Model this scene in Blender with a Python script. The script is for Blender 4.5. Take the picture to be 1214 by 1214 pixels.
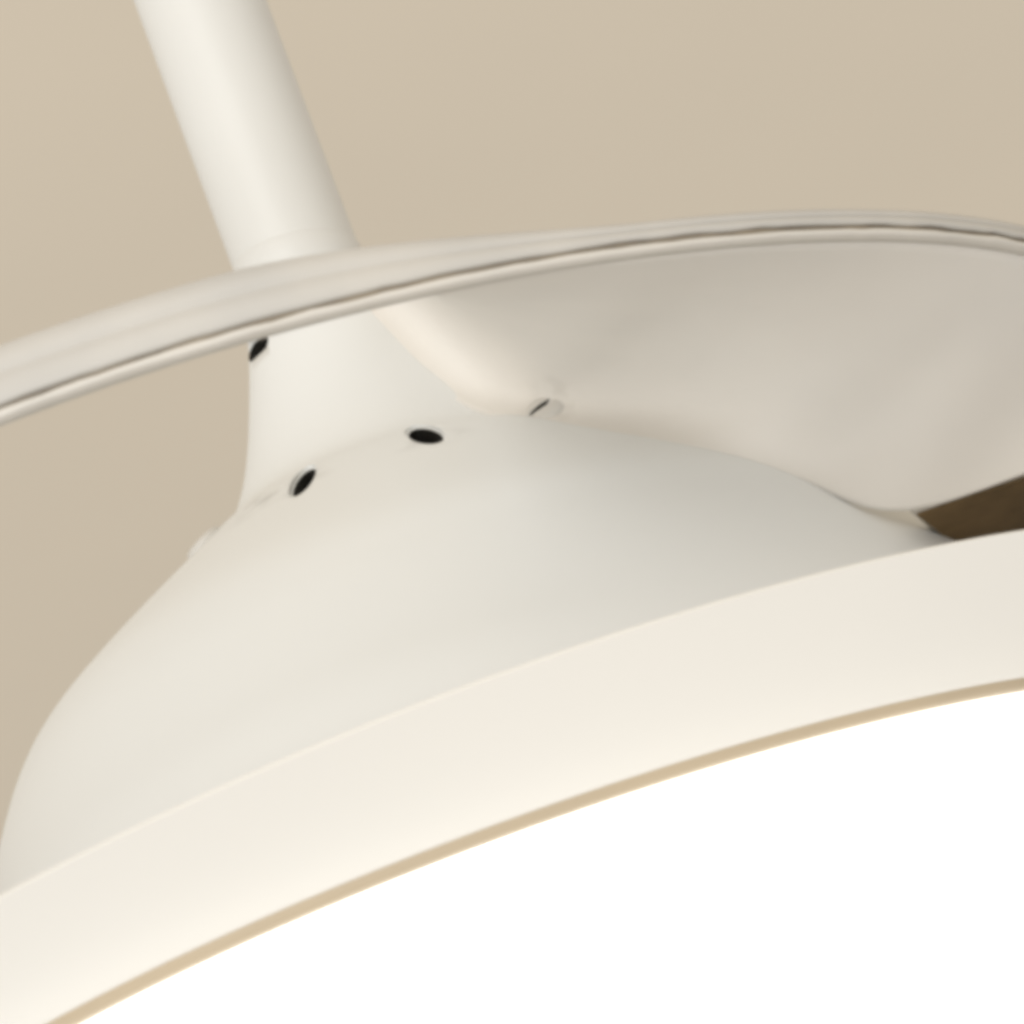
import bpy, bmesh, math, random
from mathutils import Vector, Matrix, noise

random.seed(4)
scene = bpy.context.scene
for o in list(bpy.data.objects):
    bpy.data.objects.remove(o, do_unlink=True)
COL = scene.collection
PI = math.pi
AX = Vector((0, 1, 0))            # the lamp's vertical axis stands one metre in front of the lens
def R(d): return math.radians(d)

# ------------------------------------------------------------------ camera
YAW, PIT, ROLL = 0.43135, 0.08167, -0.46364
FPX, CX, CY, W0 = 3014.6, 2167.66, 934.83, 1214.0
def cam_to_world():
    right = Vector((math.cos(YAW), -math.sin(YAW), 0))
    fwdh = Vector((math.sin(YAW), math.cos(YAW), 0))
    fwd = fwdh * math.cos(PIT) + Vector((0, 0, 1)) * math.sin(PIT)
    up = -fwdh * math.sin(PIT) + Vector((0, 0, 1)) * math.cos(PIT)
    c, s = math.cos(ROLL), math.sin(ROLL)
    r2 = right * c + up * s
    u2 = -right * s + up * c
    m = Matrix((r2, u2, -fwd)).transposed()
    return m.to_4x4()
cd = bpy.data.cameras.new('camera')
cam = bpy.data.objects.new('camera', cd); COL.objects.link(cam)
cam.matrix_world = cam_to_world()
cd.sensor_width = 36
cd.lens = FPX / W0 * 36
cd.shift_x = 0.5 - CX / W0
cd.shift_y = CY / W0 - 0.5
cd.clip_start = 0.02; cd.clip_end = 200
cd.dof.use_dof = True
cd.dof.focus_distance = 0.84
cd.dof.aperture_fstop = 14
scene.camera = cam

# ------------------------------------------------------------------ room light
w = bpy.data.worlds.new('World'); scene.world = w; w.use_nodes = True
bg = w.node_tree.nodes['Background']
bg.inputs[0].default_value = (1.0, 0.967, 0.917, 1); bg.inputs[1].default_value = 0.72
def area(name, loc, target, size, energy, color):
    d = bpy.data.lights.new(name, 'AREA'); d.size = size; d.energy = energy; d.color = color
    o = bpy.data.objects.new(name, d); COL.objects.link(o); o.location = loc
    o.rotation_euler = (Vector(target) - Vector(loc)).to_track_quat('-Z', 'Y').to_euler()
    return o
area('room_lamp_low', (-2.0, -1.6, -0.85), (0, 1, 0.35), 1.6, 45, (1.0, 0.99, 0.97))
area('added_fill_high', (-0.7, -1.4, 1.4), (0, 1, 0.35), 1.3, 20, (0.98, 0.99, 1.0))  # added fill with no known source, evens out the housing's cone and drum
area('added_fill_right', (2.4, -1.5, -0.1), (0, 1, 0.35), 1.5, 12, (1.0, 0.93, 0.82))  # weak warm fill, made up to lift the housing's right flank

scene.render.engine = 'CYCLES'
scene.cycles.max_bounces = 5; scene.cycles.diffuse_bounces = 4; scene.cycles.glossy_bounces = 2
scene.view_settings.view_transform = 'Standard'
scene.view_settings.look = 'None'
scene.view_settings.exposure = 0.0
scene.view_settings.gamma = 1.0
scene.view_settings.use_curve_mapping = False
scene.cycles.pixel_filter_type = 'BLACKMAN_HARRIS'
scene.cycles.filter_width = 4.8

# ------------------------------------------------------------------ materials
def mat(name, col, rough=0.5, coat=0.0, bump=0.0, bscale=60, var=0.0, vscale=4, metallic=0.0, spec=0.5):
    m = bpy.data.materials.new(name); m.use_nodes = True
    nt = m.node_tree; b = nt.nodes['Principled BSDF']
    b.inputs['Base Color'].default_value = (*col, 1); b.inputs['Roughness'].default_value = rough
    b.inputs['Metallic'].default_value = metallic
    b.inputs['Specular IOR Level'].default_value = spec
    b.inputs['Coat Weight'].default_value = coat; b.inputs['Coat Roughness'].default_value = 0.25
    tc = nt.nodes.new('ShaderNodeTexCoord')
    if var:
        n = nt.nodes.new('ShaderNodeTexNoise'); n.inputs['Scale'].default_value = vscale; n.inputs['Detail'].default_value = 5
        r = nt.nodes.new('ShaderNodeValToRGB')
        r.color_ramp.elements[0].position = 0.3; r.color_ramp.elements[1].position = 0.7
        r.color_ramp.elements[0].color = (*[c * (1 - var) for c in col], 1)
        r.color_ramp.elements[1].color = (*[min(1, c * (1 + var * k)) for c, k in zip(col, (1.0, 0.85, 0.6))], 1)
        nt.links.new(tc.outputs['Object'], n.inputs['Vector']); nt.links.new(n.outputs['Fac'], r.inputs['Fac'])
        nt.links.new(r.outputs['Color'], b.inputs['Base Color'])
    if bump:
        n2 = nt.nodes.new('ShaderNodeTexNoise'); n2.inputs['Scale'].default_value = bscale; n2.inputs['Detail'].default_value = 4
        bp = nt.nodes.new('ShaderNodeBump'); bp.inputs['Strength'].default_value = bump; bp.inputs['Distance'].default_value = 0.002
        nt.links.new(tc.outputs['Object'], n2.inputs['Vector']); nt.links.new(n2.outputs['Fac'], bp.inputs['Height'])
        nt.links.new(bp.outputs['Normal'], b.inputs['Normal'])
    return m

M_CEIL = mat('ceiling_paint', (0.76, 0.677, 0.555), 0.9, var=0.03, vscale=0.45, spec=0.2)
M_WHITE = mat('white_enamel', (0.695, 0.70, 0.685), 0.45, bump=0.05, bscale=28, var=0.012, vscale=9)
M_RIM = mat('white_rim_paint', (0.865, 0.84, 0.785), 0.5, bump=0.03, bscale=30, var=0.01, vscale=7)
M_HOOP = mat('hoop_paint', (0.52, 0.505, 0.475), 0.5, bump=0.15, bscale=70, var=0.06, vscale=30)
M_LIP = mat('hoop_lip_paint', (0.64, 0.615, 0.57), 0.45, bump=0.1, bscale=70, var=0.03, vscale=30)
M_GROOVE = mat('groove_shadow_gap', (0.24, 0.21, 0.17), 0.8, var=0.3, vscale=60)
M_PLATE = mat('plate_bounce_grey', (0.54, 0.50, 0.44), 0.7)  # unseen top plate; grey chosen to control light bounced onto the housing
M_DARK = mat('hole_interior', (0.012, 0.011, 0.007), 0.7)
M_TAN = mat('tan_trim', (0.54, 0.445, 0.315), 0.55, var=0.05, vscale=20)
M_WOOD = mat('dark_brown_veneer', (0.20, 0.14, 0.072), 0.75, spec=0.1, var=0.35, vscale=22, bump=0.1, bscale=90)
M_SCREW = mat('screw_head_paint', (0.60, 0.585, 0.55), 0.45)
M_DIFF = bpy.data.materials.new('lit_diffuser'); M_DIFF.use_nodes = True
_b = M_DIFF.node_tree.nodes['Principled BSDF']
_b.inputs['Base Color'].default_value = (0.9, 0.9, 0.9, 1); _b.inputs['Roughness'].default_value = 0.6
_b.inputs['Emission Color'].default_value = (1.0, 0.985, 0.95, 1); _b.inputs['Emission Strength'].default_value = 1.5

def smudge(m, spots, col):
    # grey finger marks: soft spots round given points of the object, broken up by noise
    nt = m.node_tree; b = nt.nodes['Principled BSDF']; src = b.inputs['Base Color'].links[0].from_socket
    tc = nt.nodes.new('ShaderNodeTexCoord'); acc = None
    for p, rad in spots:
        vd = nt.nodes.new('ShaderNodeVectorMath'); vd.operation = 'DISTANCE'; vd.inputs[1].default_value = p
        nt.links.new(tc.outputs['Object'], vd.inputs[0])
        mr = nt.nodes.new('ShaderNodeMapRange'); mr.interpolation_type = 'SMOOTHSTEP'
        mr.inputs['From Min'].default_value = 0; mr.inputs['From Max'].default_value = rad
        mr.inputs['To Min'].default_value = 1; mr.inputs['To Max'].default_value = 0
        nt.links.new(vd.outputs['Value'], mr.inputs['Value'])
        if acc is None: acc = mr.outputs['Result']
        else:
            a = nt.nodes.new('ShaderNodeMath'); a.operation = 'MAXIMUM'
            nt.links.new(acc, a.inputs[0]); nt.links.new(mr.outputs['Result'], a.inputs[1]); acc = a.outputs[0]
    n = nt.nodes.new('ShaderNodeTexNoise'); n.inputs['Scale'].default_value = 130; n.inputs['Detail'].default_value = 4
    nt.links.new(tc.outputs['Object'], n.inputs['Vector'])
    r = nt.nodes.new('ShaderNodeMapRange'); r.inputs['From Min'].default_value = 0.42; r.inputs['From Max'].default_value = 0.68; r.inputs['To Max'].default_value = 0.8
    nt.links.new(n.outputs['Fac'], r.inputs['Value'])
    k = nt.nodes.new('ShaderNodeMath'); k.operation = 'MULTIPLY'
    nt.links.new(acc, k.inputs[0]); nt.links.new(r.outputs['Result'], k.inputs[1])
    mx = nt.nodes.new('ShaderNodeMix'); mx.data_type = 'RGBA'
    nt.links.new(k.outputs[0], mx.inputs['Factor']); nt.links.new(src, mx.inputs['A']); mx.inputs['B'].default_value = (*col, 1)
    nt.links.new(mx.outputs['Result'], b.inputs['Base Color'])
M_BELL = mat('white_enamel_marked', (0.765, 0.782, 0.78), 0.45, bump=0.06, bscale=28, var=0.014, vscale=9)
smudge(M_BELL, [((-.044, -.068, .389), .022), ((-.066, -.052, .388), .02), ((.012, -.084, .386), .016), ((.056, -.047, .399), .02), ((-.029, -.079, .388), .014)], (0.47, 0.47, 0.46))

# ------------------------------------------------------------------ helpers
def link(name, me, m, parent=None, smooth=True):
    o = bpy.data.objects.new(name, me); COL.objects.link(o)
    for mm in (m if isinstance(m, (list, tuple)) else [m]): me.materials.append(mm)
    if smooth:
        me.polygons.foreach_set('use_smooth', [True] * len(me.polygons))
    if parent: o.parent = parent
    return o
def bm_mesh(bm, name):
    bmesh.ops.recalc_face_normals(bm, faces=bm.faces)
    me = bpy.data.meshes.new(name); bm.to_mesh(me); bm.free(); me.update(); return me
def revolve(rings, seg, closed=False, caps=False, a0=0.0, a1=2 * PI):
    """rings: list of functions az -> Vector; quads between successive rings"""
    bm = bmesh.new(); rows = []
    for f in rings:
        rows.append([bm.verts.new(f(2 * PI * k / seg)) for k in range(seg)])
    n = len(rows)
    for i in range(n if closed else n - 1):
        a, b = rows[i], rows[(i + 1) % n]
        for k in range(seg):
            q = (k + 1) % seg
            bm.faces.new((a[k], a[q], b[q], b[k]))
    if caps:
        bm.faces.new(rows[0]); bm.faces.new(list(reversed(rows[-1])))
    return bm
def ring(r, z, ax=0.0, ay=0.0):
    def f(t):
        x, y = r * math.cos(t), r * math.sin(t)
        return Vector((x, y, z + ax * x + ay * y))
    return f
def catmull(pts, n):
    out = []
    for i in range(len(pts) - 1):
        p0 = pts[max(i - 1, 0)]; p1 = pts[i]; p2 = pts[i + 1]; p3 = pts[min(i + 2, len(pts) - 1)]
        for k in range(n):
            t = k / n
            out.append(tuple(0.5 * (2 * b + (c - a) * t + (2 * a - 5 * b + 4 * c - d) * t * t + (3 * b - a - 3 * c + d) * t ** 3)
                             for a, b, c, d in zip(p0, p1, p2, p3)))
    out.append(pts[-1]); return out

# ------------------------------------------------------------------ the ceiling
bm = bmesh.new()
N = 40; S = 26.0; CZ = 2.2
g = [[bm.verts.new((-S + 2 * S * i / N, -S + 2 * S * j / N + 12, CZ + 0.004 * noise.noise(Vector((i * .4, j * .4, 0))))) for j in range(N + 1)] for i in range(N + 1)]
for i in range(N):
    for j in range(N):
        bm.faces.new((g[i][j], g[i][j + 1], g[i + 1][j + 1], g[i + 1][j]))
ceil = link('ceiling', bm_mesh(bm, 'ceiling'), M_CEIL)
ceil['kind'] = 'structure'; ceil['label'] = 'plain beige painted ceiling behind the lamp'

# ------------------------------------------------------------------ the lamp
lamp = bpy.data.objects.new('ceiling_fan_light', None); COL.objects.link(lamp)
lamp.location = AX
lamp['label'] = 'white metal ceiling light with bell housing, hoop, rod and round glowing panel'
lamp['category'] = 'ceiling light'
TILT = -0.02007
def axis_x(z): return TILT * (z - 0.4)

# bell shaped housing -------------------------------------------------
PROF = [(0.483, 0.0255), (0.481, 0.0280), (0.475, 0.0292), (0.45, 0.0385), (0.43, 0.0470), (0.415, 0.0552), (0.405, 0.0632),
        (0.397, 0.0747), (0.385, 0.0908), (0.371, 0.1095), (0.358, 0.1262), (0.346, 0.1402), (0.335, 0.1500), (0.321, 0.1592),
        (0.30, 0.1705), (0.27, 0.1838), (0.236, 0.192)]
prof = catmull(PROF, 5)
def prof_r(z):
    for (z1, r1), (z2, r2) in zip(prof, prof[1:]):
        if z2 <= z <= z1: return r1 + (r2 - r1) * (z1 - z) / max(z1 - z2, 1e-9)
    return prof[-1][1]
def surf(az, z):
    r = prof_r(z); return Vector((axis_x(z) + r * math.cos(az), r * math.sin(az), z))
def frame(az, z):
    """point, outward normal, tangent round the axis, tangent up the slope"""
    p = surf(az, z); up = (surf(az, z + 0.002) - surf(az, z - 0.002)).normalized()
    tg = Vector((-math.sin(az), math.cos(az), 0)); n = tg.cross(up).normalized()
    if n.dot(Vector((math.cos(az), math.sin(az), 0))) < 0: n = -n
    return p, n, tg, up
def bell_ring(z, r):
    def f(t): return Vector((axis_x(z) + r * math.cos(t), r * math.sin(t), z))
    return f
bm = revolve([bell_ring(z, r) for z, r in prof], 192, caps=True)
bell = link('housing', bm_mesh(bm, 'housing'), [M_BELL, M_DARK], lamp)

# (azimuth, height, two half-diameters as (round the axis, up the slope), depth)
HOLES = [(-110.9, 0.3908, (.0007, .0133), (.00456, -.00878), 0.02), (-82.4, 0.3937, (.00305, -.01193), (-.00355, -.01042), 0.02), (-150, 0.4700, (.0085, .0007), (.0056, -.0048), 0.010)]
def ell_prism(p, n, A, B, d0, d1, seg=28):
    bm = bmesh.new()
    e = [A * math.cos(2 * PI * k / seg) + B * math.sin(2 * PI * k / seg) for k in range(seg)]
    lo = [bm.verts.new(p + n * d0 + q) for q in e]; hi = [bm.verts.new(p + n * d1 + q) for q in e]
    for k in range(seg):
        q = (k + 1) % seg; bm.faces.new((lo[k], lo[q], hi[q], hi[k]))
    bm.faces.new(list(reversed(lo))); bm.faces.new(hi)
    return bm
for az, z, ea, eb, dep in HOLES:
    p, n, tg, up = frame(R(az), z)
    A, B = tg * ea[0] + up * ea[1], tg * eb[0] + up * eb[1]
    for sc, d0, mt in ((1.10, 0.0014, M_BELL), (0.97, dep, M_DARK)):      # painted sheet edge, then the dark inside
        cut = link('cutter', bm_mesh(ell_prism(p, n, A * sc, B * sc, -d0, 0.01), 'cutter'), [mt], lamp, False)
        md = bell.modifiers.new('hole', 'BOOLEAN'); md.operation = 'DIFFERENCE'; md.solver = 'EXACT'; md.object = cut
        md.material_mode = 'TRANSFER'
        bpy.context.view_layer.update()
        me = bpy.data.meshes.new_from_object(bell.evaluated_get(bpy.context.evaluated_depsgraph_get()))
        bell.modifiers.clear(); old = bell.data; bell.data = me; bpy.data.meshes.remove(old)
        cm = cut.data; bpy.data.objects.remove(cut, do_unlink=True); bpy.data.meshes.remove(cm)
bell.data.name = 'housing'
# domed screw heads with a dark driver slot
def screw(p, n, u, r, h, parent, turn):
    n = n.normalized(); u = (u - n * u.dot(n)).normalized(); v = n.cross(u)
    u, v = u * math.cos(R(turn)) + v * math.sin(R(turn)), -u * math.sin(R(turn)) + v * math.cos(R(turn))
    bm = bmesh.new(); seg = 28; rws = []
    for rr, hh in ((1.0, -0.4), (1.0, 0.2), (0.9, 0.65), (0.6, 0.92), (0.25, 1.0)):
        rws.append([bm.verts.new(p + n * hh * h + (u * math.cos(2 * PI * k / seg) + v * math.sin(2 * PI * k / seg)) * rr * r) for k in range(seg)])
    for a_, b_ in zip(rws, rws[1:]):
        for k in range(seg): bm.faces.new((a_[k], a_[(k + 1) % seg], b_[(k + 1) % seg], b_[k]))
    bm.faces.new(rws[0]); bm.faces.new(rws[-1])
    o = link('screw', bm_mesh(bm, 'screw'), [M_SCREW, M_DARK], parent)
    cut = link('cutter', bm_mesh(ell_prism(p, n, u * r * 0.85, v * r * 0.16, h * 0.25, h * 2, seg=16), 'cutter'), [M_DARK], parent, False)
    md = o.modifiers.new('slot', 'BOOLEAN'); md.operation = 'DIFFERENCE'; md.solver = 'EXACT'; md.object = cut; md.material_mode = 'TRANSFER'
    bpy.context.view_layer.update()
    me = bpy.data.meshes.new_from_object(o.evaluated_get(bpy.context.evaluated_depsgraph_get()))
    o.modifiers.clear(); old = o.data; o.data = me; bpy.data.meshes.remove(old); o.data.name = 'screw'
    cm = cut.data; bpy.data.objects.remove(cut, do_unlink=True); bpy.data.meshes.remove(cm)
    return o
p, n, tg, up = frame(R(-148.0), 0.3945)
screw(p, n, tg, 0.0072, 0.0022, bell, 70)

# rod -----------------------------------------------------------------
d = Vector((0.003 + 0.0032, 0.0, 0.6157 - 0.5124)).normalized()
base = Vector((-0.0051, 0, 0.478))
def rod_ring(t, r):
    p = base + d * t
    return lambda a: p + Vector((r * math.cos(a), r * math.sin(a), 0))
L = (CZ - base.z) / d.z - 0.002
bm = revolve([rod_ring(t, r) for t, r in ((0, .0211), (0.02, .0211), (L * .5, .0211), (L, .0211))], 64, caps=True)
rod = link('rod', bm_mesh(bm, 'rod'), M_WHITE, lamp)
bm = revolve([rod_ring(t, r) for t, r in ((0.004, .0212), (0.004, .0216), (0.0275, .0216), (0.0280, .0214), (0.0282, .0210))], 64)
link('collar', bm_mesh(bm, 'collar'), M_WHITE, rod)

# hoop ----------------------------------------------------------------
HR, HZ, HAX, HAY = 0.27351, 0.36595, -0.02442, 0.04179
def smooth(x): x = max(0, min(1, x)); return x * x * (3 - 2 * x)
def hoop_pt(dr, dz, scaled=True, wob=0.0):
    def f(t):
        deg = math.degrees(t); deg = deg - 360 if deg > 180 else deg      # -180..180, the lens looks from -90
        k = 1.0 - 0.66 * smooth((deg + 95) / 24) * smooth((60 - deg) / 30)   # the band thins out on one side
        r = HR + dr; x, y = r * math.cos(t), r * math.sin(t)
        w_ = wob * noise.noise(Vector((math.cos(t) * 30, math.sin(t) * 30, dz * 400)))
        return Vector((x, y, HZ + HAX * x + HAY * y + dz * (k if scaled else 1) + w_))
    return f
H = 0.0150
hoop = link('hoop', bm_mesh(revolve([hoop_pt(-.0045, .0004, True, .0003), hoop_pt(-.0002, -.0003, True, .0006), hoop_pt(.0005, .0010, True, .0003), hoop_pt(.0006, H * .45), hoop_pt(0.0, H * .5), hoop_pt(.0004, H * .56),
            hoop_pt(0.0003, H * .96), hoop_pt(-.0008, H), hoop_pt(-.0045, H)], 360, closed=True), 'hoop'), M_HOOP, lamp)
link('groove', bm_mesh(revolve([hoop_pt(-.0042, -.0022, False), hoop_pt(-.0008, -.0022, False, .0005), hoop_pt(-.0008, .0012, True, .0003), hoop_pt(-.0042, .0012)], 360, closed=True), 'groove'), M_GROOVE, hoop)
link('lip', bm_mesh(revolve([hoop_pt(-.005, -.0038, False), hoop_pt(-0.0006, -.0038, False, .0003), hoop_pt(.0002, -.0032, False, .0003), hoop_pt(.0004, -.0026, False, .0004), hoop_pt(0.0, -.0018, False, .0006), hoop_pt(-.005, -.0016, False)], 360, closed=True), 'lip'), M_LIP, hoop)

# rim, trim and glowing panel ------------------------------------------
TR, TZ, TAX, TAY = 0.29486, 0.2254, 0.02411, -0.02662
BR, BZ, BAX, BAY = 0.24458, 0.2121, -0.01619, 0.00478
def mix(fa, fb, t): return lambda a: fa(a).lerp(fb(a), t)
top = ring(TR, TZ, TAX, TAY); bot = ring(BR, BZ, BAX, BAY)
rings = [ring(TR - .010, TZ + .0008, TAX, TAY), ring(TR - .0010, TZ + .0006, TAX, TAY)]
rings += [mix(top, bot, t) for t in (0.006, 0.012, 0.03, .2, .4, .6, .8, .985)]
rings += [ring(BR - .0006, BZ - .0006, BAX, BAY), ring(BR - .0022, BZ - .0004, BAX, BAY), ring(BR - .0022, BZ + .012, BAX, BAY)]
rim = link('rim', bm_mesh(revolve(rings, 300), 'rim'), M_RIM, lamp)
link('top_plate', bm_mesh(revolve([ring(.16, .2345), ring(.19, .2345), ring(.27, TZ + .003, TAX, TAY), ring(TR - .0095, TZ + .0012, TAX, TAY)], 200), 'top_plate'), M_PLATE, lamp)
link('trim_ring', bm_mesh(revolve([ring(BR - .0016, BZ - .0003, BAX, BAY), ring(BR - .0022, BZ - .0022, BAX, BAY), ring(BR - .0040, BZ - .0034, BAX, BAY), ring(BR - .0060, BZ - .0036, BAX, BAY), ring(BR - .0065, BZ + .004, BAX, BAY), ring(BR - .0030, BZ + .004, BAX, BAY)], 300, closed=True), 'trim_ring'), M_TAN, lamp)
DR = BR - .0062
rings = [ring(DR, BZ + .006, BAX, BAY), ring(DR, BZ - .0030, BAX, BAY)]
rings += [ring(DR * math.cos(t), BZ - .0030 - .085 * math.sin(t), BAX, BAY) for t in [R(k) for k in (2, 5, 9, 14, 20, 28, 38, 50, 62, 74, 84, 89)]]
link('glowing_dome', bm_mesh(revolve(rings, 160, caps=True), 'glowing_dome'), M_DIFF, lamp)

# posts that carry the hoop on the rim plate
for az in (2, 92, 178):
    t = R(az); a = Vector((HR * math.cos(t), HR * math.sin(t), 0)) * 0.985
    zt = HZ + HAX * a.x + HAY * a.y; zb = TZ + TAX * a.x + TAY * a.y + .004
    bm = bmesh.new(); seg = 16; rows = []
    for zz, rr in ((zb, .006), (zb + .004, .006), (zb + .006, .0035), (zt - .004, .0035), (zt, .0035)):
        rows.append([bm.verts.new((a.x + rr * math.cos(2 * PI * k / seg), a.y + rr * math.sin(2 * PI * k / seg), zz)) for k in range(seg)])
    for p_, q_ in zip(rows, rows[1:]):
        for k in range(seg): bm.faces.new((p_[k], p_[(k + 1) % seg], q_[(k + 1) % seg], q_[k]))
    bm.faces.new(list(reversed(rows[0]))); bm.faces.new(rows[-1])
    link('post', bm_mesh(bm, 'post'), M_WHITE, hoop)

# blade ----------------------------------------------------------------
def slab(outline, z0, z1, bev):
    bm = bmesh.new()
    lo = [bm.verts.new((x, y, z0)) for x, y in outline]; hi = [bm.verts.new((x, y, z1)) for x, y in outline]
    n = len(outline)
    for k in range(n): bm.faces.new((lo[k], lo[(k + 1) % n], hi[(k + 1) % n], hi[k]))
    bm.faces.new(list(reversed(lo))); bm.faces.new(hi)
    bmesh.ops.recalc_face_normals(bm, faces=bm.faces)
    if bev:
        es = [e for e in bm.edges if abs(e.verts[0].co.z - e.verts[1].co.z) < 1e-6]
        bmesh.ops.bevel(bm, geom=es, offset=bev, segments=3, affect='EDGES')
    return bm
def outline(ins):
    pts = [(.1405 + ins, -.1125 + ins), (.40, -.117 + ins), (.56, -.105 + ins), (.62 - ins, -.07), (.64 - ins, -.01), (.62 - ins, .05), (.56, .08 - ins), (.40, .085 - ins), (.21 + ins, .075 - ins), (.172 + ins, .01), (.158 + ins, -.055), (.149 + ins, -.085)]
    return pts
blade = link('blade', bm_mesh(slab(outline(0), .3006, .3055, .0012), 'blade'), M_LIP, lamp, False)
link('underside_panel', bm_mesh(slab(outline(.0022), .2996, .3004, 0), 'underside_panel'), M_WOOD, blade, False)

# blade root cover: a pale sheet that spans from the hoop to the flank of the housing and the blade's edge
M_COVER = mat('pale_cover_plastic', (0.75, 0.728, 0.69), 0.65, bump=0.06, bscale=14, var=0.03, vscale=12)
smudge(M_COVER, [((.052, -.066, .394), .018)], (0.56, 0.535, 0.49))
def hoop_at(az, dr, dz):
    r = HR + dr; x, y = r * math.cos(R(az)), r * math.sin(R(az))
    return Vector((x, y, HZ + HAX * x + HAY * y + dz))
Apts = [hoop_at(a, -.004, -.003) for a in (-86, -78, -72, -66, -61, -56, -50, -44, -34, -20, -6)]
Bpts, Cpts = [], []
for A_, (az, z) in zip(Apts, ((-73, .474), (-68, .444), (-64, .420), (-61, .400), (-58, .381), (-55, .363), (-51, .345), (-45, .326))):
    p, n, tg, up = frame(R(az), z)
    dv = A_ - p; dv = (dv - n * dv.dot(n)).normalized() * 0.5 + (tg * 0.35 + up * 0.75).normalized() * 0.5   # leaves the housing tangentially
    Bpts.append(p - n * 0.0005); Cpts.append((p + dv.normalized() * 0.034 + n * 0.0015).lerp(p.lerp(A_, .22), max(0, min(.6, (.375 - z) * 14))))
for A_, p in zip(Apts[8:], (Vector((.1395, -.1138, .3014)), Vector((.205, -.1152, .3010)), Vector((.30, -.1170, .3010)))):
    Bpts.append(p); Cpts.append(p.lerp(A_, 0.22))
n_ = 6
Ac, Bc, Cc = (catmull([tuple(v) for v in P], n_) for P in (Apts, Bpts, Cpts))
NV = 30
bm = bmesh.new(); rows = []
for a, b, c in zip(Ac, Bc, Cc):
    a, b, c = Vector(a), Vector(b), Vector(c); m1 = a.lerp(c, .7); row = []
    for k in range(NV + 1):
        t = k / NV; u = 1 - t
        p = a * u ** 3 + m1 * 3 * u * u * t + c * 3 * u * t * t + b * t ** 3
        p.z += math.sin(PI * t) * (0.003 * u + 0.0005 * noise.noise(p * 24))
        row.append(bm.verts.new(p))
    rows.append(row)
for r0, r1 in zip(rows, rows[1:]):
    for k in range(NV): bm.faces.new((r0[k], r0[k + 1], r1[k + 1], r1[k]))
bmesh.ops.recalc_face_normals(bm, faces=bm.faces)
bmesh.ops.solidify(bm, geom=bm.faces[:], thickness=0.0015)
link('blade_cover', bm_mesh(bm, 'blade_cover'), M_COVER, lamp)

screw(Vector((0.0505, -0.0632, 0.3957)), Vector((-0.2149, -0.7875, 0.5777)), Vector((1, 0, 0)), 0.0078, 0.0026, bpy.data.objects['blade_cover'], 12)
